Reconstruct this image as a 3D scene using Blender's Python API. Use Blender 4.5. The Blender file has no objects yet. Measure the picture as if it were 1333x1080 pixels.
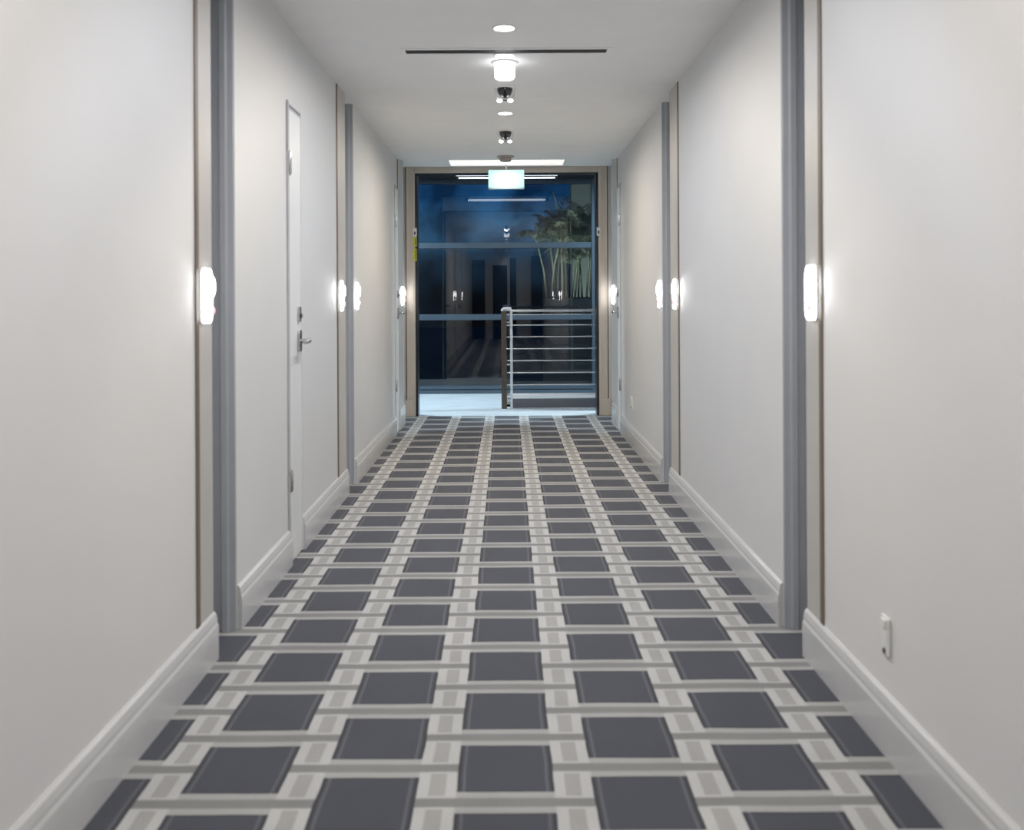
import bpy, bmesh, math, random
from mathutils import Vector, Matrix
random.seed(7)
C = bpy.context.scene.collection
S = bpy.context.scene
PI = math.pi

# ------------------------------------------------------------------ camera, world, exposure
F = 1240.0                       # focal length in pixels of the 1333 px wide frame
cd = bpy.data.cameras.new('camera')
cam = bpy.data.objects.new('camera', cd); C.objects.link(cam)
cd.sensor_width = 36.0; cd.lens = F / 1333 * 36
cd.shift_x = 0.0045; cd.shift_y = -0.1163
cam.location = (0, 0, 1.2); cam.rotation_euler = (PI/2, math.radians(0.3), 0)
cd.clip_start = 0.02; cd.clip_end = 200
cd.dof.use_dof = True; cd.dof.focus_distance = 9.6; cd.dof.aperture_fstop = 3.2
S.camera = cam
S.view_settings.view_transform = 'Standard'; S.view_settings.look = 'None'
S.view_settings.gamma = 1; S.view_settings.use_curve_mapping = False
S.view_settings.exposure = 0.0

WARM, COOL, MID, LILAC = (1.0, 0.86, 0.68), (0.52, 0.67, 1.0), (1.0, 0.97, 0.92), (0.88, 0.86, 1.0)
# (distance along the corridor, colour, watts); those around the viewpoint are added, unseen
LAMPS = [(-2.3, MID, 5.5), (-0.9, WARM, 2.6), (0.6, WARM, 2.6), (1.8, WARM, 3.4), (2.75, COOL, 5.0), (3.65, WARM, 5.4),
         (4.37, COOL, 2.2), (4.87, COOL, 4.4), (6.41, MID, 6), (7.08, WARM, 19)]
CAN_GLOW, PLATE_GLOW = 14.0, 10.0

W = bpy.data.worlds.new('night_sky'); S.world = W; W.use_nodes = True
nt = W.node_tree; nt.nodes.clear()
out = nt.nodes.new('ShaderNodeOutputWorld'); bg = nt.nodes.new('ShaderNodeBackground')
tc = nt.nodes.new('ShaderNodeTexCoord'); sep = nt.nodes.new('ShaderNodeSeparateXYZ')
ns = nt.nodes.new('ShaderNodeTexNoise'); ns.inputs['Scale'].default_value = 24; ns.inputs['Detail'].default_value = 4
rp = nt.nodes.new('ShaderNodeValToRGB'); mx = nt.nodes.new('ShaderNodeMixRGB'); cr = nt.nodes.new('ShaderNodeValToRGB')
nt.links.new(tc.outputs['Generated'], sep.inputs[0]); nt.links.new(sep.outputs['Z'], rp.inputs[0])
nt.links.new(tc.outputs['Generated'], ns.inputs['Vector']); nt.links.new(ns.outputs['Fac'], cr.inputs[0])
e = rp.color_ramp.elements
e[0].position = 0.0; e[0].color = (0.004, 0.007, 0.012, 1)
e[1].position = 0.9; e[1].color = (0.004, 0.014, 0.05, 1)
for p, c in ((0.035, (0.012, 0.03, 0.055, 1)), (0.075, (0.03, 0.11, 0.22, 1)), (0.105, (0.012, 0.075, 0.20, 1)), (0.2, (0.006, 0.035, 0.11, 1))):
    q = e.new(p); q.color = c
cr.color_ramp.elements[0].position = 0.36; cr.color_ramp.elements[0].color = (0.10, 0.12, 0.16, 1)
cr.color_ramp.elements[1].position = 0.62; cr.color_ramp.elements[1].color = (1, 1, 1, 1)
mx.blend_type = 'MULTIPLY'; mx.inputs[0].default_value = 0.85
nt.links.new(rp.outputs[0], mx.inputs[1]); nt.links.new(cr.outputs[0], mx.inputs[2])
nt.links.new(mx.outputs[0], bg.inputs[0]); bg.inputs[1].default_value = 1.0
nt.links.new(bg.outputs[0], out.inputs[0])

def lamp(kind, name, loc, watts, col, size=0.1, rot=(0, 0, 0), parent=None, **kw):
    d = bpy.data.lights.new(name, kind); d.energy = watts; d.color = col
    o = bpy.data.objects.new(name, d); C.objects.link(o); o.location = loc; o.rotation_euler = rot
    if kind == 'AREA':
        d.shape = kw.get('shape', 'DISK'); d.size = size
        if 'size_y' in kw: d.size_y = kw['size_y']
        d.spread = kw.get('spread', PI)
    if kind == 'SPOT':
        d.spot_size = kw['angle']; d.spot_blend = 0.8; d.shadow_soft_size = size
    if parent: o.parent = parent
    return o

# ------------------------------------------------------------------ materials
def principled(name):
    m = bpy.data.materials.new(name); m.use_nodes = True
    return m, m.node_tree, m.node_tree.nodes['Principled BSDF']

def mat(name, col, rough=0.5, metal=0.0, spec=0.5, vary=0.06, scale=6.0, bump=0.0, bscale=200.0, coat=0.0, stretch=(1, 1, 1)):
    m, t, b = principled(name)
    co = t.nodes.new('ShaderNodeTexCoord'); mp = t.nodes.new('ShaderNodeMapping')
    mp.inputs['Scale'].default_value = stretch
    t.links.new(co.outputs['Object'], mp.inputs['Vector'])
    n = t.nodes.new('ShaderNodeTexNoise'); n.inputs['Scale'].default_value = scale; n.inputs['Detail'].default_value = 4
    r = t.nodes.new('ShaderNodeValToRGB')
    r.color_ramp.elements[0].position = 0.3; r.color_ramp.elements[1].position = 0.7
    r.color_ramp.elements[0].color = tuple(c * (1 - vary) for c in col) + (1,)
    r.color_ramp.elements[1].color = tuple(min(1, c * (1 + vary)) for c in col) + (1,)
    t.links.new(mp.outputs[0], n.inputs['Vector']); t.links.new(n.outputs['Fac'], r.inputs[0]); t.links.new(r.outputs[0], b.inputs['Base Color'])
    b.inputs['Roughness'].default_value = rough; b.inputs['Metallic'].default_value = metal
    b.inputs['Specular IOR Level'].default_value = spec; b.inputs['Coat Weight'].default_value = coat
    if bump:
        n2 = t.nodes.new('ShaderNodeTexNoise'); n2.inputs['Scale'].default_value = bscale; n2.inputs['Detail'].default_value = 3
        bp = t.nodes.new('ShaderNodeBump'); bp.inputs['Strength'].default_value = bump; bp.inputs['Distance'].default_value = 0.002
        t.links.new(mp.outputs[0], n2.inputs['Vector']); t.links.new(n2.outputs['Fac'], bp.inputs['Height']); t.links.new(bp.outputs[0], b.inputs['Normal'])
    return m

def glow(name, col, strength):
    m, t, b = principled(name)
    b.inputs['Base Color'].default_value = (0.8, 0.8, 0.8, 1)
    b.inputs['Emission Color'].default_value = tuple(col) + (1,)
    b.inputs['Emission Strength'].default_value = strength
    return m

def wall_covering():
    # satin covering, brushed along its height
    m = mat('satin_wall_covering', (0.725, 0.72, 0.715), rough=0.46, spec=0.8, metal=0.15, vary=0.012, scale=3)
    t = m.node_tree; b = t.nodes['Principled BSDF']
    b.inputs['Anisotropic'].default_value = 1.0
    v = t.nodes.new('ShaderNodeCombineXYZ'); v.inputs[2].default_value = 1.0
    t.links.new(v.outputs[0], b.inputs['Tangent'])
    return m

class N:                                        # tiny maths language for node graphs
    def __init__(s, t, sock): s.t, s.s = t, sock
    def op(s, o, b=None, c=None):
        n = s.t.nodes.new('ShaderNodeMath'); n.operation = o
        s.t.links.new(s.s, n.inputs[0])
        for i, x in ((1, b), (2, c)):
            if x is None: continue
            if isinstance(x, N): s.t.links.new(x.s, n.inputs[i])
            else: n.inputs[i].default_value = x
        return N(s.t, n.outputs[0])
    def __add__(s, b): return s.op('ADD', b)
    def __sub__(s, b): return s.op('SUBTRACT', b)
    def __mul__(s, b): return s.op('MULTIPLY', b)
    def lt(s, b): return s.op('LESS_THAN', b)
    def gt(s, b): return s.op('GREATER_THAN', b)
    def abs(s): return s.op('ABSOLUTE')
    def inv(s): return (s * -1) + 1.0

PITCH, XC, YC, HALF = 0.3336, -0.0115, 2.424, 0.358
def carpet():
    m, t, b = principled('woven_check_carpet')
    g = t.nodes.new('ShaderNodeNewGeometry'); sp = t.nodes.new('ShaderNodeSeparateXYZ')
    wob = t.nodes.new('ShaderNodeTexNoise'); wob.inputs['Scale'].default_value = 5
    t.links.new(g.outputs['Position'], sp.inputs[0]); t.links.new(g.outputs['Position'], wob.inputs['Vector'])
    w = (N(t, wob.outputs['Fac']) - 0.5) * 0.03
    u = (N(t, sp.outputs['X']) - XC) * (1 / PITCH) + w
    v = (N(t, sp.outputs['Y']) - YC) * (1 / PITCH) + w
    i = (u + 0.5).op('FLOOR')
    fu = u - i                                   # -0.5 .. 0.5 inside one column of squares
    odd = (i * 0.5).op('FRACT').abs().gt(0.25)
    def fold(shift):                             # |position| inside one row, 0 in the middle of a square
        x = v + shift + 0.5
        return (x - x.op('FLOOR') - 0.5).abs()
    fv = fold(odd * 0.5); fv2 = fold(odd * -0.5 + 0.5)      # own column, neighbour column
    au = fu.abs()
    inu = au.lt(HALF); inv_ = fv.lt(HALF)
    square = inu * inv_
    edge = square * ((au.gt(HALF - 0.025) + fv.gt(HALF - 0.02)).op('MINIMUM', 1.0))
    line = square * au.gt(HALF - 0.062) * au.lt(HALF - 0.042)
    g1 = (fv * -1 + 0.5) * (1 / (0.5 - HALF)); g2 = (fv2 * -1 + 0.5) * (1 / (0.5 - HALF)); g3 = (au * -1 + 0.5) * (1 / (0.5 - HALF))
    bar1 = inv_.inv(); bar2 = inu.inv() * fv2.gt(HALF)
    bar = (bar1 + bar2).op('MINIMUM', 1.0)
    barmid = (bar1 * g1.lt(0.42) + bar2 * g2.lt(0.42)).op('MINIMUM', 1.0)
    barlt = (bar1 * g1.lt(0.62) + bar2 * g2.lt(0.62)).op('MINIMUM', 1.0)
    colmid = inu.inv() * g3.lt(0.42) * barlt.inv()
    def layer(prev, fac, col):
        n = t.nodes.new('ShaderNodeMixRGB'); t.links.new(fac.s, n.inputs[0])
        if isinstance(prev, tuple): n.inputs[1].default_value = prev + (1,)
        else: t.links.new(prev, n.inputs[1])
        n.inputs[2].default_value = col + (1,)
        return n.outputs[0]
    c = layer((0.45, 0.45, 0.44), colmid, (0.325, 0.32, 0.31))
    c = layer(c, inu * bar1, (0.345, 0.345, 0.335))
    c = layer(c, barmid, (0.205, 0.205, 0.20))
    c = layer(c, square, (0.052, 0.056, 0.072))
    c = layer(c, edge, (0.030, 0.031, 0.038))
    c = layer(c, line, (0.105, 0.108, 0.125))
    fib = t.nodes.new('ShaderNodeTexNoise'); fib.inputs['Scale'].default_value = 260; fib.inputs['Detail'].default_value = 3
    soft = t.nodes.new('ShaderNodeTexNoise'); soft.inputs['Scale'].default_value = 4
    t.links.new(g.outputs['Position'], fib.inputs['Vector']); t.links.new(g.outputs['Position'], soft.inputs['Vector'])
    k = (N(t, fib.outputs['Fac']) - 0.5) * 0.7 + (N(t, soft.outputs['Fac']) - 0.5) * 0.35 + 1.0
    mu = t.nodes.new('ShaderNodeMixRGB'); mu.blend_type = 'MULTIPLY'; mu.inputs[0].default_value = 1
    cm = t.nodes.new('ShaderNodeCombineXYZ')
    for q in range(3): t.links.new(k.s, cm.inputs[q])
    t.links.new(c, mu.inputs[1]); t.links.new(cm.outputs[0], mu.inputs[2]); t.links.new(mu.outputs[0], b.inputs['Base Color'])
    bp = t.nodes.new('ShaderNodeBump'); bp.inputs['Strength'].default_value = 0.4; bp.inputs['Distance'].default_value = 0.003
    t.links.new(fib.outputs['Fac'], bp.inputs['Height']); t.links.new(bp.outputs[0], b.inputs['Normal'])
    b.inputs['Roughness'].default_value = 0.85; b.inputs['Specular IOR Level'].default_value = 0.25
    b.inputs['Sheen Weight'].default_value = 0.15
    return m

M = {
    'wall': wall_covering(),
    'ceiling': mat('matt_ceiling_paint', (0.85, 0.85, 0.845), rough=0.8, vary=0.015),
    'carpet': carpet(),
    'skirting': mat('white_satin_skirting', (0.60, 0.60, 0.60), rough=0.17, vary=0.02, spec=0.6),
    'casing': mat('beige_casing', (0.50, 0.48, 0.45), rough=0.4, vary=0.03),
    'end_casing': mat('warm_beige_casing', (0.54, 0.475, 0.41), rough=0.4, vary=0.03),
    'grey_casing': mat('grey_casing', (0.36, 0.38, 0.41), rough=0.38, vary=0.03),
    'brown': mat('brown_edging', (0.16, 0.12, 0.085), rough=0.45, vary=0.15, stretch=(1, 1, 0.1)),
    'door': mat('pale_door_paint', (0.68, 0.69, 0.69), rough=0.45, vary=0.02),
    'groove': mat('grey_door_gap', (0.47, 0.47, 0.48), rough=0.6),
    'steel': mat('brushed_steel', (0.55, 0.55, 0.56), rough=0.25, metal=1.0, vary=0.08, scale=40),
    'bright_steel': mat('polished_steel', (0.85, 0.86, 0.88), rough=0.3, metal=0.45, vary=0.03, scale=30),
    'dark_steel': mat('dark_steel', (0.10, 0.10, 0.11), rough=0.35, metal=0.8),
    'bronze': mat('dark_bronze_post', (0.10, 0.085, 0.07), rough=0.4, metal=0.5),
    'black': mat('black_metal', (0.012, 0.013, 0.016), rough=0.35),
    'mullion': mat('slate_mullion', (0.075, 0.105, 0.135), rough=0.32, metal=0.3),
    'kick': mat('slate_kick_plate', (0.12, 0.13, 0.16), rough=0.45),
    'plastic': mat('white_plastic', (0.78, 0.78, 0.76), rough=0.35, vary=0.02),
    'beige_plastic': mat('taupe_plastic', (0.36, 0.33, 0.30), rough=0.5),
    'slot': mat('black_slot', (0.006, 0.006, 0.007), rough=0.7),
    'dome': mat('smoked_dome', (0.012, 0.013, 0.016), rough=0.08, coat=0.6),
    'charcoal': mat('charcoal_paint', (0.02, 0.024, 0.03), rough=0.75),
    'terrazzo': mat('pale_landing_floor', (0.62, 0.66, 0.68), rough=0.28, vary=0.14, scale=5, stretch=(0.6, 2.5, 1)),
    'yellow': mat('yellow_sticker', (0.62, 0.60, 0.06), rough=0.45, vary=0.12, scale=30),
    'dark_print': mat('dark_print', (0.03, 0.03, 0.02), rough=0.5),
    'render': mat('pale_rendered_wall', (0.42, 0.47, 0.42), rough=0.85, vary=0.1, scale=2),
    'leaf': mat('palm_leaf', (0.16, 0.20, 0.15), rough=0.4, vary=0.3, scale=8),
    'cane': mat('palm_cane', (0.11, 0.125, 0.095), rough=0.5, vary=0.25, scale=8, stretch=(1, 1, 4)),
    'planter': mat('dark_planter', (0.05, 0.06, 0.065), rough=0.6),
    'soil': mat('dark_soil', (0.02, 0.016, 0.012), rough=0.9, bump=0.6, bscale=60),
    'paving': mat('dark_paving', (0.018, 0.02, 0.022), rough=0.7, vary=0.2),
    'can_glow': glow('downlight_glow', (1, 0.99, 0.97), CAN_GLOW),
    'drum_glow': glow('drum_glow', (0.97, 0.99, 1), 5.0),
    'plate_glow': glow('wall_plate_glow', (0.97, 0.98, 1), PLATE_GLOW),
    'tube_glow': glow('tube_glow', (0.86, 0.94, 1), 4.5),
    'spot_glow': glow('twin_spot_glow', (0.98, 1, 1), 6.0),
    'panel_glow': glow('ceiling_panel_glow', (1, 0.95, 0.88), 0.75),
    'red_glow': glow('red_indicator', (1, 0.06, 0.08), 0.9),
}
def sign_face():
    m, t, b = principled('mint_sign_face')
    co = t.nodes.new('ShaderNodeTexCoord'); mp = t.nodes.new('ShaderNodeMapping'); gr = t.nodes.new('ShaderNodeTexGradient'); gr.gradient_type = 'SPHERICAL'
    mp.inputs['Scale'].default_value = (5.2, 5.2, 8.0)
    r = t.nodes.new('ShaderNodeValToRGB')
    r.color_ramp.elements[0].color = (0.42, 0.95, 0.86, 1); r.color_ramp.elements[1].color = (0.98, 1, 1, 1); r.color_ramp.elements[1].position = 0.75
    t.links.new(co.outputs['Object'], mp.inputs[0]); t.links.new(mp.outputs[0], gr.inputs[0]); t.links.new(gr.outputs['Fac'], r.inputs[0])
    t.links.new(r.outputs[0], b.inputs['Emission Color']); b.inputs['Emission Strength'].default_value = 1.15
    b.inputs['Base Color'].default_value = (0.3, 0.35, 0.34, 1); b.inputs['Roughness'].default_value = 0.3
    return m
M['sign'] = sign_face(); M['sign_band'] = glow('teal_sign_band', (0.12, 0.55, 0.47), 0.8)
gm, gt_, gb = principled('window_glass')
gb.inputs['Base Color'].default_value = (0.93, 0.97, 1, 1); gb.inputs['Roughness'].default_value = 0.0
gb.inputs['Transmission Weight'].default_value = 1.0; gb.inputs['IOR'].default_value = 1.5
M['glass'] = gm

# ------------------------------------------------------------------ shape helpers
def box(bm, x0, x1, y0, y1, z0, z1, bev=0.0):
    r = bmesh.ops.create_cube(bm, size=1.0)
    vs = r['verts']
    for v in vs:
        v.co = Vector((x0 + (v.co.x + .5) * (x1 - x0), y0 + (v.co.y + .5) * (y1 - y0), z0 + (v.co.z + .5) * (z1 - z0)))
    if bev:
        es = list({e for v in vs for e in v.link_edges})
        bmesh.ops.bevel(bm, geom=es, offset=bev, segments=2, affect='EDGES', profile=0.5)
    return bm
def tube(bm, pts, rad, n=12, cap=True):
    pts = [Vector(p) for p in pts]; rings = []
    rads = rad if isinstance(rad, (list, tuple)) else [rad] * len(pts)
    for i, p in enumerate(pts):
        d = (pts[min(i + 1, len(pts) - 1)] - pts[max(i - 1, 0)]).normalized()
        up = Vector((0, 0, 1)) if abs(d.z) < 0.9 else Vector((1, 0, 0))
        a = d.cross(up).normalized(); b = d.cross(a).normalized()
        rings.append([bm.verts.new(p + (a * math.cos(2 * PI * k / n) + b * math.sin(2 * PI * k / n)) * rads[i]) for k in range(n)])
    for r0, r1 in zip(rings, rings[1:]):
        for k in range(n): bm.faces.new((r0[k], r0[(k + 1) % n], r1[(k + 1) % n], r1[k]))
    if cap: bm.faces.new(rings[0][::-1]); bm.faces.new(rings[-1])
    return bm
def lathe(bm, prof, n=32, c=(0, 0)):             # profile of (radius, z)
    rings = []
    for r, z in prof:
        if r < 1e-5: rings.append([bm.verts.new((c[0], c[1], z))])
        else: rings.append([bm.verts.new((c[0] + r * math.cos(2 * PI * k / n), c[1] + r * math.sin(2 * PI * k / n), z)) for k in range(n)])
    for a, b in zip(rings, rings[1:]):
        for k in range(n):
            q = [a[k % len(a)], a[(k + 1) % len(a)], b[(k + 1) % len(b)], b[k % len(b)]]
            f = []
            for v in q:
                if v not in f: f.append(v)
            if len(f) > 2: bm.faces.new(f)
    return bm
def prism(bm, pts, axis, a0, a1):                # polygon in the two other axes, pushed along axis
    def P(p, a):
        if axis == 'z': return (p[0], p[1], a)
        if axis == 'y': return (p[0], a, p[1])
        return (a, p[0], p[1])
    lo = [bm.verts.new(P(p, a0)) for p in pts]; hi = [bm.verts.new(P(p, a1)) for p in pts]
    n = len(pts)
    for k in range(n): bm.faces.new((lo[k], lo[(k + 1) % n], hi[(k + 1) % n], hi[k]))
    bm.faces.new(lo[::-1]); bm.faces.new(hi)
    return bm
def rounded(y0, y1, z0, z1, r, n=6):
    p = []
    for cy, cz, a in ((y1 - r, z1 - r, 0), (y0 + r, z1 - r, 90), (y0 + r, z0 + r, 180), (y1 - r, z0 + r, 270)):
        for k in range(n + 1):
            t = math.radians(a + 90 * k / n); p.append((cy + r * math.cos(t), cz + r * math.sin(t)))
    return p
def B(): return bmesh.new()
def obj(name, bm, m, parent=None, smooth=False, origin=None):
    bmesh.ops.recalc_face_normals(bm, faces=bm.faces)
    if origin is not None: bmesh.ops.translate(bm, verts=bm.verts, vec=-Vector(origin))
    me = bpy.data.meshes.new(name); bm.to_mesh(me); bm.free()
    me.materials.append(M[m] if isinstance(m, str) else m)
    if smooth:
        for p in me.polygons: p.use_smooth = True
        me.set_sharp_from_angle(angle=math.radians(40))
    o = bpy.data.objects.new(name, me); C.objects.link(o)
    if origin is not None: o.location = origin
    if parent: o.parent = parent
    return o
def tag(o, label, cat, group=None):
    o['label'] = label; o['category'] = cat
    if group: o['group'] = group
    return o
def thing(name, loc, label, cat, group=None, rz=0.0):
    o = bpy.data.objects.new(name, None); C.objects.link(o); o.location = loc; o.rotation_euler = (0, 0, rz)
    o.empty_display_size = 0.1
    return tag(o, label, cat, group)
def struct(o, label=None, cat=None):
    o['kind'] = 'structure'
    if label: o['label'] = label
    if cat: o['category'] = cat
    return o
def copy_tree(o, loc=None, label=None, rz=None, parent=None):
    c = o.copy(); C.objects.link(c)
    if parent: c.parent = parent
    if loc is not None: c.location = loc
    if rz is not None: c.rotation_euler = (0, 0, rz)
    if label: c['label'] = label
    for ch in list(o.children): copy_tree(ch, parent=c)
    return c

# ------------------------------------------------------------------ the corridor shell
LW, RW = -0.983, 0.992           # faces of the two walls
CZ, CZ2 = 2.43, 2.4925           # corridor ceiling, raised ceiling in front of the far opening
R1, R2, R3 = (3.16, 3.44), (5.78, 6.10), (8.95, 9.54)
END, GLASS = 9.54, 11.75
BACK = -3.0
struct(obj('floor', box(B(), -1.6, 1.6, BACK - 0.2, END, -0.08, 0.0), 'carpet'), 'grey carpet with dark woven squares in a staggered grid between pale bars', 'carpet')

def side_wall(s, w, name, label):
    # a footprint with one notch for each recess, raised to the ceiling
    p = [(s * 1.6, BACK), (w, BACK)]
    for (a, b), dep in ((R1, 0.13), (R2, 0.13), (R3, 0.05)):
        p += [(w, a), (w + s * dep, a), (w + s * dep, b)]
        if b < END: p += [(w, b)]
    p += [(s * 1.6, END)]
    struct(obj(name, prism(B(), p, 'z', 0.0, 2.62), 'wall'), label, 'wall')
side_wall(-1, LW, 'wall_left', 'left corridor wall in pale satin covering with full-height recesses')
side_wall(1, RW, 'wall_right', 'right corridor wall in pale satin covering with full-height recesses')
struct(obj('wall_back', box(B(), -1.6, 1.6, BACK - 0.2, BACK, 0, 2.62), 'wall'), 'pale wall closing the corridor', 'wall')

# ceiling: the corridor slab stops at the raised part before the far opening
struct(obj('ceiling', prism(B(), [(BACK - 0.2, CZ), (8.60, CZ), (8.60, CZ2), (END, CZ2), (END, 2.62), (BACK - 0.2, 2.62)], 'x', -1.6, 1.6), 'ceiling'), 'white plastered corridor ceiling', 'ceiling')

for x0, x1, z1, lb in ((-0.98, -0.62, 2.2, 'dark door leaf'), (0.07, 0.25, 2.25, 'dark upright panel'), (0.66, 0.98, 2.3, 'dark door leaf'), (-0.40, 0.0, 2.05, 'dark stand-in for a standing figure')):
    struct(obj('back_panel', box(B(), x0, x1, BACK, BACK + 0.03, 0.0, z1, 0.004), 'charcoal'), lb + ' added on the back wall for the glass reflection', 'panel')  # dark shapes added out of view, only to show in the glass reflection

# end wall with its opening
OL, OR, OZ = -0.921, 0.914, 2.431
eb = B()
box(eb, -1.6, OL, END, END + 0.14, 0, 2.75)
struct(obj('wall_end', eb, 'wall'), 'short end wall left of the far opening', 'wall')
struct(obj('wall_end', box(B(), OR, 1.6, END, END + 0.14, 0, 2.75), 'wall'), 'short end wall right of the far opening', 'wall')
struct(obj('wall_end', box(B(), OL, OR, END, END + 0.14, OZ, 2.75), 'wall'), 'wall over the far opening', 'wall')

# mouldings of the opening
def trim(bm, m, label, n=[0]):
    n[0] += 1
    return struct(obj('trim_%d' % n[0], bm, m), label, 'trim')
for s, x in ((-1, OL), (1, OR)):
    x2 = x + s * 0.085
    bm = prism(B(), [(x, END), (x, END - 0.012), (x + s * 0.02, END - 0.018), (x + s * 0.065, END - 0.018), (x2, END - 0.026), (x2, END)], 'z', 0.0, CZ2)
    trim(bm, 'end_casing', 'beige casing on the %s of the far opening' % ('left' if s < 0 else 'right'))
    trim(box(B(), min(x2, x2 + s * 0.012), max(x2, x2 + s * 0.012), END - 0.012, END, 0.17, CZ2), 'brown', 'brown edging beside the %s casing of the far opening' % ('left' if s < 0 else 'right'))
    trim(box(B(), min(x + s * 0.02, s * 1.03), max(x + s * 0.02, s * 1.03), END - 0.036, END - 0.0265, 0.0, 0.165, 0.003), 'end_casing', 'low plinth at the foot of the %s casing' % ('left' if s < 0 else 'right'))
trim(box(B(), OL, OR, END - 0.018, END, OZ, CZ2, 0.003), 'end_casing', 'beige header over the far opening')

# skirting boards: a tall flat face and a moulded top
def skirting(s, w, y0, y1, name, label):
    i = -s                                        # towards the corridor
    p = [(w, 0.0), (w + i * 0.018, 0.0), (w + i * 0.018, 0.112), (w + i * 0.014, 0.122), (w + i * 0.014, 0.132),
         (w + i * 0.010, 0.150), (w + i * 0.004, 0.158), (w, 0.158)]
    struct(obj(name, prism(B(), p, 'y', y0, y1), 'skirting'), label, 'skirting board')
LSEG = ((BACK, 3.165, 'in the foreground before the first recess'), (3.445, 4.26, 'between the first recess and the narrow door'),
        (4.53, 5.785, 'between the narrow door and the second recess'), (6.105, 8.30, 'beyond the second recess'))
RSEG = ((BACK, 3.165, 'in the foreground before the first recess'), (3.445, 5.785, 'between the first and second recess'), (6.105, 8.30, 'beyond the second recess'))
for a, b, wz in LSEG: skirting(-1, LW, a, b, 'baseboard_left', 'white moulded skirting board on the left wall ' + wz)
for a, b, wz in RSEG: skirting(1, RW, a, b, 'baseboard_right', 'white moulded skirting board on the right wall ' + wz)

# each recess: brown edge and beige strip on the wall before it, grey moulded jamb facing back down the corridor
WORD = {R1: 'first', R2: 'second', R3: 'third'}
for s, w, side in ((-1, LW, 'left'), (1, RW, 'right')):
    i = -s
    for R, back in ((R1, 0.135), (R2, 0.26)):
        a, b = R
        y0 = a - back - 0.03
        def strip(y0, y1, t): return box(B(), min(w, w + i * t), max(w, w + i * t), y0, y1, 0.158, CZ)
        trim(strip(y0, y0 + 0.03, 0.004), 'brown', 'brown edging on the %s wall before the %s recess' % (side, WORD[R]))
        trim(strip(y0 + 0.03, a, 0.0025), 'casing', 'beige strip on the %s wall before the %s recess' % (side, WORD[R]))
        # jamb: stepped profile across the recess mouth
        o0 = w; o1 = w + s * 0.13
        p = [(o0 + s * 0.002, b - 0.012), (o0 + s * 0.02, b - 0.018), (o0 + s * 0.028, b - 0.026), (o0 + s * 0.046, b - 0.026), (o0 + s * 0.052, b - 0.014),
             (o0 + s * 0.075, b - 0.014), (o0 + s * 0.078, b - 0.03), (o1, b - 0.03), (o1, b), (o0 + s * 0.002, b)]
        trim(prism(B(), p, 'z', 0.0, CZ), 'grey_casing', 'grey moulded jamb on the far side of the %s %s recess' % (WORD[R], side))
    # last strip before the third recess, down to a plinth
    a = R3[0]
    trim(box(B(), min(w, w + i * 0.004), max(w, w + i * 0.004), 8.53, 8.55, 2.10, CZ), 'brown', 'dark edge on the %s wall near the far opening' % side)
    trim(box(B(), min(w, w + i * 0.006), max(w, w + i * 0.006), 8.55, a, 0.19, CZ2), 'casing', 'beige strip on the %s wall before the far opening' % side)
    trim(box(B(), min(w, w + i * 0.02), max(w, w + i * 0.02), 8.56, a, 0.0, 0.19, 0.003), 'skirting', 'plinth block under the %s strip by the far opening' % side)

# ------------------------------------------------------------------ narrow service doors
def lever_set(s, w, y, zl, zk, door):
    i = -s
    rose = B(); 
    prism(rose, rounded(y - 0.024, y + 0.024, zl - 0.05, zl + 0.05, 0.018), 'x', w + i * 0.006, w + i * 0.018)
    h = obj('lever_handle', rose, 'steel', door, True)
    obj('lever', tube(B(), [(w + i * 0.016, y, zl), (w + i * 0.05, y, zl), (w + i * 0.058, y - 0.006, zl), (w + i * 0.060, y - 0.03, zl), (w + i * 0.058, y - 0.10, zl - 0.004)], [0.010, 0.010, 0.011, 0.010, 0.008], 12), 'steel', h, True)
    k = B(); prism(k, rounded(y - 0.022, y + 0.022, zk - 0.035, zk + 0.035, 0.016), 'x', w + i * 0.006, w + i * 0.016)
    k = obj('deadlock', k, 'steel', door, True)
    obj('key_cylinder', tube(B(), [(w + i * 0.015, y, zk - 0.008), (w + i * 0.024, y, zk - 0.008)], 0.011, 14), 'dark_steel', k, True)
def narrow_door(n, s, w, y0, y1, z1, label, hz, zl, zk):
    i = -s
    d = bpy.data.objects.new('door_%d' % n, None); C.objects.link(d); struct(d, label, 'door')
    fr = B()
    f = lambda a, b: (min(w + i * a, w + i * b), max(w + i * a, w + i * b))
    obj('door_gap', box(B(), *f(0.0, 0.002), y0, y1, 0.004, z1), 'groove', d)
    obj('door_leaf', box(B(), *f(0.002, 0.006), y0 + 0.022, y1 - 0.012, 0.006, z1 - 0.016, 0.001), 'door', d)
    obj('door_frame', box(B(), *f(0.0, 0.009), y0 - 0.012, y0 + 0.008, 0.0, z1 + 0.02, 0.002), 'groove', d)
    obj('door_frame', box(B(), *f(0.0, 0.007), y1, y1 + 0.012, 0.0, z1 + 0.008, 0.002), 'door', d)
    obj('door_frame', box(B(), *f(0.0, 0.008), y0 + 0.008, y1, z1, z1 + 0.012, 0.002), 'groove', d)
    for z in hz:
        hb = tube(B(), [(w + i * 0.011, y0 + 0.006, z - 0.055), (w + i * 0.011, y0 + 0.006, z - 0.045), (w + i * 0.011, y0 + 0.006, z + 0.045), (w + i * 0.011, y0 + 0.006, z + 0.055)], [0.004, 0.009, 0.009, 0.004], 10)
        box(hb, *f(0.0, 0.0075), y0 - 0.015, y0 + 0.04, z - 0.045, z + 0.045)
        obj('hinge', hb, 'steel', d, True)
    if zl: lever_set(s, w, y1 - 0.07, zl, zk, d)
    return d
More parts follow.
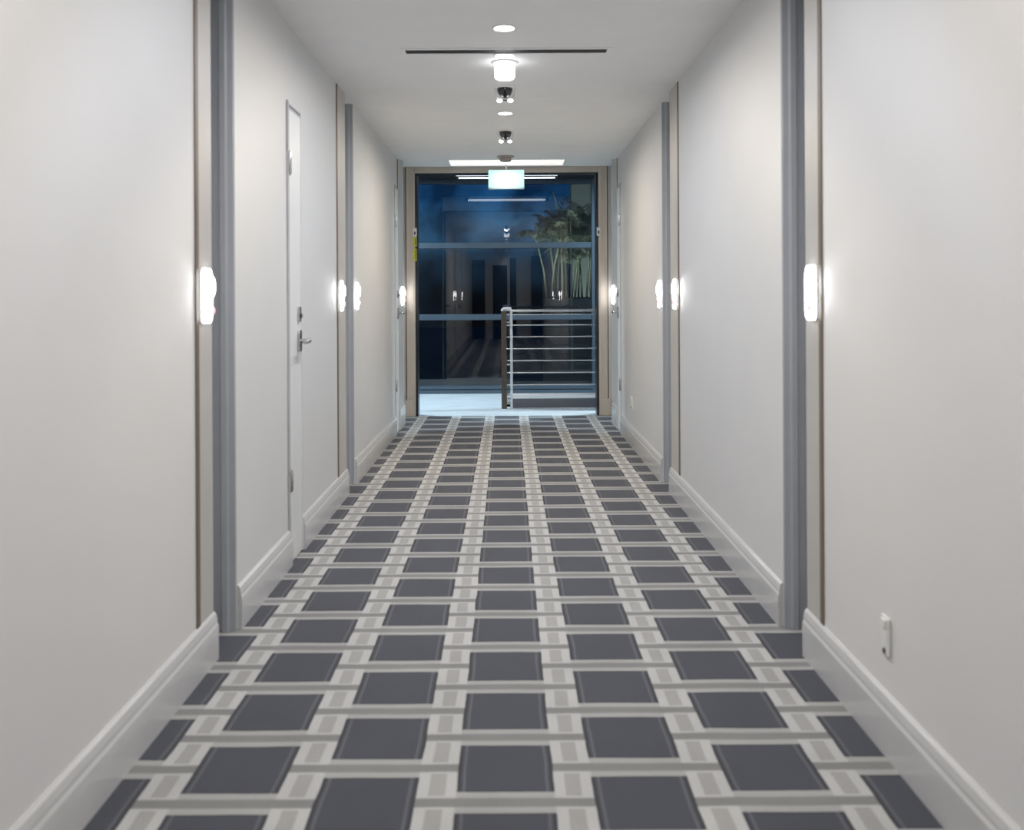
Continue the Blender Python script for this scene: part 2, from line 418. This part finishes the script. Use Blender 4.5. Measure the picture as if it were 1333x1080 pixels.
narrow_door(1, -1, LW, 4.26, 4.52, 2.06, 'narrow pale service door with steel lever on the near left wall', (1.80, 0.38), 0.995, 1.12)
narrow_door(2, -1, LW, 8.31, 8.52, 2.16, 'narrow pale door on the left wall beside the far opening', (1.86, 0.42), 1.05, 1.22)
narrow_door(3, 1, RW, 8.31, 8.52, 2.16, 'narrow pale door with lever on the right wall beside the far opening', (1.86, 0.42), 1.05, 1.22)

# ------------------------------------------------------------------ lit wall plates
def plate_master():
    t = thing('wall_light', (0, 0, 0), '', 'wall light', 'lit white plates along both walls')
    obj('backplate', prism(B(), rounded(-0.052, 0.052, -0.091, 0.091, 0.022), 'x', 0.0, 0.005), 'plastic', t)
    df = prism(B(), rounded(-0.049, 0.049, -0.088, 0.088, 0.024), 'x', 0.005, 0.011)
    bmesh.ops.bevel(df, geom=[e for e in df.edges if all(abs(v.co.x - 0.011) < 1e-6 for v in e.verts)], offset=0.003, segments=2, affect='EDGES')
    obj('diffuser', df, 'plate_glow', t)
    bt = B()
    prism(bt, rounded(-0.01, 0.036, -0.003, 0.062, 0.018), 'x', 0.011, 0.024)
    bmesh.ops.bevel(bt, geom=[e for e in bt.edges if all(abs(v.co.x - 0.024) < 1e-6 for v in e.verts)], offset=0.004, segments=2, affect='EDGES')
    obj('push_button', bt, 'plate_glow', t)
    ind = tube(B(), [(0.0105, 0.024, -0.048), (0.020, 0.024, -0.048), (0.024, 0.024, -0.048)], [0.014, 0.013, 0.009], 14)
    obj('indicator', ind, 'red_glow', t)['label'] = 'small red indicator lamp'
    return t
pm = plate_master(); first = True
P = []
for s, w, side in ((-1, LW, 'left'), (1, RW, 'right')):
    P += [(s, w, 3.085, 'lit white plate on the %s wall strip before the nearest recess' % side),
          (s, w, 5.60, 'lit white plate on the %s wall strip before the second recess' % side),
          (s, w, 6.19, 'lit white plate on the %s wall just past the second recess' % side),
          (s, w, 8.78, 'lit white plate on the %s strip before the far opening' % side),
          (s, w + s * 0.05, 9.40, 'lit white plate deepest in the last %s recess, by the far opening' % side)]
for s, w, y, lb in P:
    off = 0.0025 if y < 6 else (0.006 if 8.5 < y < 9 else 0.0)
    loc = (w - s * off, y, 1.205)
    rz = 0.0 if s < 0 else PI
    if first: o = pm; o.location = loc; o.rotation_euler = (0, 0, rz); o['label'] = lb; first = False
    else: o = copy_tree(pm, loc, lb, rz)

# ------------------------------------------------------------------ ceiling fittings
def can_master():
    t = thing('downlight', (0, 0, 0), '', 'downlight', 'round recessed downlights')
    obj('trim_ring', lathe(B(), [(0.046, -0.001), (0.046, -0.004), (0.049, -0.006), (0.054, -0.004), (0.056, 0.0)]), 'plastic', t, True)
    obj('diffuser', lathe(B(), [(0.0, -0.004), (0.046, -0.003), (0.046, 0.0)]), 'can_glow', t, True)
    return t
cm_ = can_master(); first = True
FAR_BACK = {-2.3: 'unseen downlight added to brighten the back wall', -0.9: 'unseen downlight added in the ceiling just behind the viewpoint',
            0.6: 'unseen downlight added overhead just ahead of the viewpoint', 1.8: 'third downlight in the ceiling before the nearest recesses',
            2.75: 'downlight in the ceiling right before the nearest recesses', 3.65: 'downlight in the ceiling right past the nearest recesses'}
NEAR = {4.37: 'round white downlight nearest the camera, before the black slot', 4.87: 'round white downlight right behind the black ceiling slot', 6.41: 'round white downlight between the two twin-spot fittings'}
for y, col, watts in LAMPS:
    lb = NEAR.get(y) or FAR_BACK.get(y)
    x = -0.008
    if y == 7.08: continue                       # the farther twin-spot fitting, below
    if first: o = cm_; o.location = (x, y, CZ); o['label'] = lb; first = False
    else: o = copy_tree(cm_, (x, y, CZ), lb)
    lamp('AREA', 'downlight_lamp', (0, 0, -0.012), watts, col, 0.085, parent=o, spread=math.radians(172))

dr = thing('drum_light', (-0.008, 5.02, CZ), 'short glowing white drum light hanging behind the black slot', 'light')
obj('collar', lathe(B(), [(0.068, 0.0), (0.068, -0.006), (0.052, -0.012), (0.0, -0.012)]), 'plastic', dr, True)
obj('glass_drum', lathe(B(), [(0.0, -0.088), (0.044, -0.088), (0.051, -0.082), (0.053, -0.075), (0.054, -0.012)]), 'drum_glow', dr, True)

def twin():
    t = thing('emergency_light', (0, 0, 0), '', 'emergency light', 'twin-spot fittings with dark domes')
    obj('base', lathe(B(), [(0.062, 0.0), (0.062, -0.006), (0.054, -0.012), (0.0, -0.012)]), 'plastic', t, True)
    pr = [(0.046 * math.cos(a), -0.012 - 0.058 * math.sin(a)) for a in [PI / 2 * k / 8 for k in range(9)]]
    obj('dome', lathe(B(), pr), 'dome', t, True)
    for s in (-1, 1):
        arm = tube(B(), [(s * 0.057, 0.004, -0.010), (s * 0.057, 0.004, -0.03), (s * 0.050, 0.002, -0.058), (s * 0.036, 0, -0.076)], 0.005, 10)
        arm = obj('bracket', arm, 'plastic', t, True)
        hb = B(); bmesh.ops.create_uvsphere(hb, u_segments=16, v_segments=10, radius=0.0165, matrix=Matrix.Translation((s * 0.032, -0.004, -0.084)) @ Matrix.Diagonal((1, 1, 0.62, 1)))
        obj('spot', hb, 'spot_glow', arm, True)
    obj('crossbar', box(B(), -0.03, 0.03, -0.005, 0.005, -0.084, -0.078, 0.002), 'dark_steel', t)
    return t
tw = twin(); tw.location = (-0.008, 5.60, CZ); tw['label'] = 'dark-domed twin-spot ceiling fitting nearer the black slot'
tw2 = copy_tree(tw, (-0.008, 7.08, CZ), 'dark-domed twin-spot ceiling fitting farther along, near the exit sign')
lamp('AREA', 'twin_spot_lamp', (0, 0, -0.105), LAMPS[-1][2], WARM, 0.09, parent=tw2)

sd = thing('slot_diffuser', (0.0, 4.785, CZ), 'long black linear air slot across the white ceiling', 'air vent')
for a, b in ((-0.06, -0.036), (0.036, 0.06)):
    obj('frame_rail', box(B(), -0.505, 0.505, a, b, -0.004, 0.0, 0.001), 'ceiling', sd)
for a, b in ((-0.53, -0.505), (0.505, 0.53)):
    obj('end_cap', box(B(), a, b, -0.06, 0.06, -0.004, 0.0, 0.001), 'ceiling', sd)
obj('slot', box(B(), -0.505, 0.505, -0.036, 0.036, -0.002, 0.0), 'slot', sd)

sm = thing('smoke_detector', (-0.01, 8.40, CZ), 'small taupe smoke detector on the ceiling above the exit sign', 'smoke detector')
obj('base', lathe(B(), [(0.075, 0.0), (0.075, -0.008), (0.055, -0.014), (0.0, -0.014)], 24), 'beige_plastic', sm, True)
obj('sensor_head', lathe(B(), [(0.052, -0.012), (0.050, -0.038), (0.042, -0.046), (0.0, -0.048)], 24), 'beige_plastic', sm, True)

vp = thing('ceiling_panel', (0.0, 9.20, CZ2), 'lit white rectangular panel flat on the ceiling before the exit sign', 'ceiling panel')
obj('frame', box(B(), -0.57, 0.57, -0.20, 0.20, -0.006, 0.0, 0.002), 'plastic', vp)
obj('panel', box(B(), -0.55, 0.55, -0.18, 0.18, -0.010, -0.006, 0.002), 'panel_glow', vp)

ex = thing('exit_sign', (-0.005, 9.30, CZ2), 'glowing mint green exit sign hanging before the dark glass', 'sign')
obj('hanger', box(B(), -0.05, 0.05, -0.02, 0.02, -0.010, 0.0, 0.003), 'plastic', ex)
obj('stem', tube(B(), [(0, 0, -0.01), (0, 0, -0.066)], 0.008, 12), 'steel', ex, True)
hs = prism(B(), rounded(-0.176, 0.176, -0.252, -0.064, 0.010), 'y', -0.018, 0.018)
obj('housing', hs, 'plastic', ex)
for s, yy in ((-1, -0.018),):
    y0, y1 = sorted((yy, yy + s * 0.006))
    pf = prism(B(), [(-0.17, -0.07), (0.17, -0.07), (0.17, -0.234), (0.12, -0.245), (0.0, -0.248), (-0.12, -0.245), (-0.17, -0.234)], 'y', y0, y1)
    f_ = obj('face', pf, 'sign', ex, origin=(0, (y0 + y1) / 2, -0.165))
    for a, b in ((-0.158, -0.03), (0.035, 0.11)):
        y2, y3 = sorted((yy + s * 0.006, yy + s * 0.008))
        bb = box(B(), a, b, y2 - (y0 + y1) / 2, y3 - (y0 + y1) / 2, -0.084 + 0.165, -0.079 + 0.165)
        obj('face_band', bb, 'sign_band', f_)

# ------------------------------------------------------------------ power points on the right wall
def outlet(y, z, lb):
    t = thing('power_outlet', (RW, y, z), lb, 'power outlet', 'power points low on the right wall')
    obj('cover_plate', box(B(), -0.007, 0.0, -0.026, 0.026, -0.05, 0.05, 0.003), 'plastic', t)
    obj('rocker_switch', box(B(), -0.013, -0.006, -0.016, 0.016, 0.020, 0.044, 0.003), 'plastic', t)
    obj('socket', box(B(), -0.0085, -0.006, -0.017, 0.017, -0.03, 0.010, 0.001), 'plastic', t)
    obj('screw', tube(B(), [(-0.006, 0, -0.040), (-0.0105, 0, -0.040)], 0.007, 12), 'dark_steel', t, True)
outlet(2.50, 0.305, 'white power point near the foreground on the right wall')
outlet(7.60, 0.345, 'small white power point far along the right wall')

# ------------------------------------------------------------------ the far opening: dark frame, stickers, sensors
df = bpy.data.objects.new('door_4', None); C.objects.link(df); struct(df, 'thin black metal frame lining the far opening', 'door frame')
for a, b in ((OL, OL + 0.022), (OR - 0.022, OR)):
    obj('jamb', box(B(), a, b, END - 0.006, END + 0.16, 0.0, OZ, 0.002), 'black', df)
obj('head', box(B(), OL + 0.022, OR - 0.022, END - 0.006, END + 0.16, OZ - 0.006, OZ, 0.002), 'black', df)
st = [(1.70, 1.79, 'upper yellow sticker on the left edge of the far opening'), (1.555, 1.675, 'lower yellow sticker on the left edge of the far opening')]
for z0, z1, lb in st:
    t = thing('warning_sticker', (OL, END - 0.012, z0), lb, 'sticker', 'yellow stickers by the far opening')
    obj('sheet', box(B(), -0.022, 0.018, -0.008, -0.0065, 0.0, z1 - z0), 'yellow', t)
    obj('printed_line', box(B(), 0.004, 0.012, -0.0085, -0.008, 0.008, z1 - z0 - 0.012), 'dark_print', t)
for x, side in ((OL, 'left'), (OR, 'right')):
    t = thing('door_sensor', (x, END - 0.012, 1.795), 'small pale sensor box on the %s edge of the far opening' % side, 'sensor', 'pale sensor boxes on the far opening')
    s = -1 if x < 0 else 1
    obj('sensor_case', box(B(), -0.018, 0.018, -0.022, -0.006, 0.0, 0.085, 0.003), 'plastic', t)
    obj('lens', box(B(), -0.008, 0.008, -0.024, -0.0215, 0.02, 0.05, 0.001), 'dark_steel', t)

# ------------------------------------------------------------------ the landing
VX = -0.02                        # left edge of the stairwell
ld = B(); box(ld, -2.2, 2.2, END, 10.30, -0.08, 0.0)
struct(obj('landing_floor', ld, 'terrazzo'), 'pale blue-lit landing floor beyond the carpet', 'floor')
struct(obj('landing_floor', box(B(), -2.2, VX, 10.30, GLASS + 0.1, -0.08, 0.0), 'terrazzo'), 'pale landing floor left of the railing', 'floor')
struct(obj('landing_floor', box(B(), VX, 2.2, 11.35, GLASS + 0.1, -0.08, 0.0), 'terrazzo'), 'strip of pale landing floor under the glass behind the railing', 'floor')
for k in range(5):
    struct(obj('stair_tread', box(B(), VX + k * 0.28, VX + (k + 1) * 0.28, 10.30, 11.35, -0.26 - 0.17 * k, -0.17 - 0.17 * k), 'kick'), 'stair tread going down behind the railing', 'stair')
struct(obj('landing_wall', box(B(), -2.35, -2.2, END, GLASS + 0.1, -0.08, 2.9), 'charcoal'), 'dark wall left of the landing', 'wall')
struct(obj('landing_wall', box(B(), 2.2, 2.35, END, GLASS + 0.1, -1.2, 2.9), 'charcoal'), 'dark wall right of the landing', 'wall')
struct(obj('landing_wall', box(B(), -2.2, -0.95, END + 0.14, END + 0.16, 0.0, 2.64), 'charcoal'), 'dark landing side of the end wall, left', 'wall')
struct(obj('landing_wall', box(B(), 0.95, 2.2, END + 0.14, END + 0.16, 0.0, 2.64), 'charcoal'), 'dark landing side of the end wall, right', 'wall')
struct(obj('landing_ceiling', box(B(), -2.35, 2.35, END + 0.14, GLASS + 0.1, 2.64, 2.75), 'charcoal'), 'dark ceiling over the landing', 'ceiling')

# glass wall
win = bpy.data.objects.new('window_1', None); C.objects.link(win); struct(win, 'tall dark glazed wall in three tiers behind the railing', 'window')
g0, g1 = GLASS - 0.05, GLASS + 0.05
TR = [(0.0, 0.045), (0.055, 0.095), (0.905, 0.975), (1.785, 1.855), (2.58, 2.64)]
for z0, z1 in TR:
    obj('transom', box(B(), -2.2, 2.2, g0, g1, z0, z1, 0.004), 'mullion', win)
for x in (-2.178, -1.15, 1.06, 2.178):
    obj('mullion', box(B(), x - 0.022, x + 0.022, g0 - 0.012, g1, 0.0, 2.64, 0.004), 'mullion', win)
for z0, z1 in ((0.095, 0.905), (0.975, 1.785), (1.855, 2.58)):
    for x0, x1 in ((-2.156, -1.172), (-1.128, 1.038), (1.082, 2.156)):
        obj('pane', box(B(), x0, x1, GLASS - 0.006, GLASS + 0.006, z0, z1), 'glass', win)

# railing
ry = 10.17
rl = thing('stair_railing', (0.0, ry, 0.0), 'steel stair railing with horizontal bars before the dark glass', 'railing')
obj('flat_post', box(B(), -0.068, -0.010, -0.045, -0.005, 0.0, 1.035, 0.004), 'bronze', rl)
obj('round_post', tube(B(), [(0.040, 0, 0.0), (0.040, 0, 1.055)], 0.0145, 16), 'bright_steel', rl, True)
hr = tube(B(), [(-0.062, -0.02, 1.045), (-0.045, -0.004, 1.056), (0.0, 0.0, 1.06), (0.04, 0.0, 1.056)], [0.012, 0.02, 0.022, 0.020], 16)
obj('handrail_end', hr, 'bright_steel', rl, True)
obj('handrail', tube(B(), [(0.04, 0, 1.042), (1.45, 0, 1.042)], 0.017, 16), 'steel', rl, True)
for z in (1.00, 0.888, 0.763, 0.636, 0.508, 0.381, 0.252):
    obj('rail_bar', tube(B(), [(-0.012, 0, z), (1.45, 0, z)], 0.0075, 10), 'steel', rl, True)
obj('lower_rail', box(B(), -0.012, 1.45, -0.012, 0.012, 0.130, 0.158, 0.004), 'bright_steel', rl)
for z in (0.92, 0.47, 0.145, 0.10, 0.055):
    obj('post_bracket', tube(B(), [(-0.014, -0.012, z), (0.034, 0, z)], 0.012, 10), 'steel', rl, True)
kp = obj('kick_plate', box(B(), 0.052, 1.45, -0.008, 0.008, 0.004, 0.105, 0.001), 'kick', rl)
obj('kick_cap', box(B(), 0.052, 1.45, -0.014, 0.014, 0.105, 0.120, 0.002), 'bright_steel', kp)

# linear lamp over the landing
ll = thing('linear_lamp', (0.0, 10.45, 2.64), 'twin-tube linear lamp behind the exit sign over the landing', 'lamp')
obj('housing', box(B(), -0.57, 0.57, -0.09, 0.09, -0.09, 0.0, 0.004), 'black', ll)
for y_, z_, l_, r_ in ((-0.05, -0.118, 0.565, 0.010), (0.05, -0.140, 0.54, 0.007)):
    tb = obj('tube', tube(B(), [(-l_, y_, z_), (l_, y_, z_)], r_, 12), 'tube_glow', ll, True)
    for s in (-1, 1):
        obj('tube_holder', box(B(), s * l_ - 0.012, s * l_ + 0.012, y_ - 0.016, y_ + 0.016, z_ - 0.016, -0.088), 'black', tb)
for x in (-1.85, 1.85):  # extra lamps added out of sight to brighten the landing floor
    t = copy_tree(cm_, (x, 10.5, 2.64), 'unseen downlight added to brighten the %s end of the landing' % ('left' if x < 0 else 'right'))
    lamp('AREA', 'downlight_lamp', (0, 0, -0.012), 120, (0.68, 0.87, 1.0), 0.085, parent=t)
    for c in t.children:
        if c.type == 'LIGHT' and c.data.energy < 60: bpy.data.objects.remove(c)

# ------------------------------------------------------------------ outside, behind the glass
struct(obj('ground', box(B(), -14, 14, GLASS + 0.1, 40, -0.3, -0.1), 'paving'), 'dark ground outside the glass', 'ground')
struct(obj('outside_wall', box(B(), 1.12, 5.0, 16.6, 16.9, -0.1, 3.15, 0.01), 'render'), 'pale rendered wall behind the palm outside', 'wall')
struct(obj('outside_eave', box(B(), -3, 3, GLASS + 0.1, GLASS + 0.6, 2.72, 2.85), 'charcoal'), 'dark eave over the glass wall', 'roof')

def leaflet(bm, base, d, length, width):
    d = d.normalized(); side = d.cross(Vector((0, 0, 1)))
    if side.length < 1e-3: side = Vector((1, 0, 0))
    side.normalize(); nrm = side.cross(d)
    m = base + d * length * 0.45 + Vector((0, 0, 0.006)); t = base + d * length - Vector((0, 0, length * 0.22))
    a = bm.verts.new(base); b1 = bm.verts.new(m + side * width); c = bm.verts.new(t); b2 = bm.verts.new(m - side * width)
    k = bm.verts.new(m + nrm * 0.006)
    for f in ((a, b1, k), (b1, c, k), (c, b2, k), (b2, a, k)): bm.faces.new(f)
def frond(base, az, rise, length, droop, parent):
    pts = []; n = 14
    for k in range(n + 1):
        t = k / n
        r = length * (t * math.cos(rise))
        z = length * (t * math.sin(rise)) - droop * t * t
        pts.append(Vector((base[0] + math.cos(az) * r, base[1] + math.sin(az) * r, base[2] + z)))
    stem = obj('frond', tube(B(), pts, [0.008 * (1 - 0.8 * k / n) + 0.001 for k in range(n + 1)], 6), 'cane', parent, True)
    lf = B()
    for k in range(3, n + 1):
        d = (pts[k] - pts[k - 1]).normalized(); side = d.cross(Vector((0, 0, 1))).normalized()
        for j in (0, 0.5):
            p = pts[k - 1].lerp(pts[k], j)
            for s in (-1, 1):
                ln = 0.27 * math.sin(PI * (0.18 + 0.74 * k / n)) * random.uniform(0.85, 1.1)
                leaflet(lf, p, d * 0.75 + side * s + Vector((0, 0, random.uniform(-0.1, 0.35))), ln, 0.0075)
    obj('leaflets', lf, 'leaf', stem)
pl = thing('potted_palm', (0.95, 14.2, -0.1), 'tall cane palm in a dark planter outside the glass', 'palm')
pt = obj('planter', box(B(), -0.42, 0.42, -0.3, 0.3, 0.0, 1.26, 0.012), 'planter', pl)
obj('soil', box(B(), -0.39, 0.39, -0.27, 0.27, 1.26, 1.275), 'soil', pt)
for k in range(13):
    bx = -0.36 + 0.06 * k + random.uniform(-0.02, 0.02); by = random.uniform(-0.14, 0.14)
    h = random.uniform(0.45, 1.0)
    lean = random.uniform(-0.16, 0.16)
    top = (bx + lean, by, 1.27 + h)
    ca = obj('cane', tube(B(), [(bx, by, 1.26), (bx + lean * 0.3, by, 1.26 + h * 0.5), top], [0.017, 0.014, 0.011], 8), 'cane', pl, True)
    for q in range(6):
        frond(top, random.uniform(0, 2 * PI), random.uniform(0.8, 1.45), random.uniform(0.5, 0.85), random.uniform(0.15, 0.55), pl)
sp_ = lamp('SPOT', 'garden_spot', (0.35, 13.0, 1.15), 110, (0.86, 1.0, 0.88), 0.06, angle=math.radians(75))
sp_.rotation_euler = (Vector((1.0, 14.2, 2.25)) - Vector((0.35, 13.0, 1.15))).to_track_quat('-Z', 'Y').to_euler()
wl_ = lamp('SPOT', 'wall_washer', (2.2, 15.2, 0.0), 90, (0.85, 1.0, 0.88), 0.08, angle=math.radians(80))
wl_.rotation_euler = (Vector((1.7, 16.6, 2.2)) - Vector((2.2, 15.2, 0.0))).to_track_quat('-Z', 'Y').to_euler()
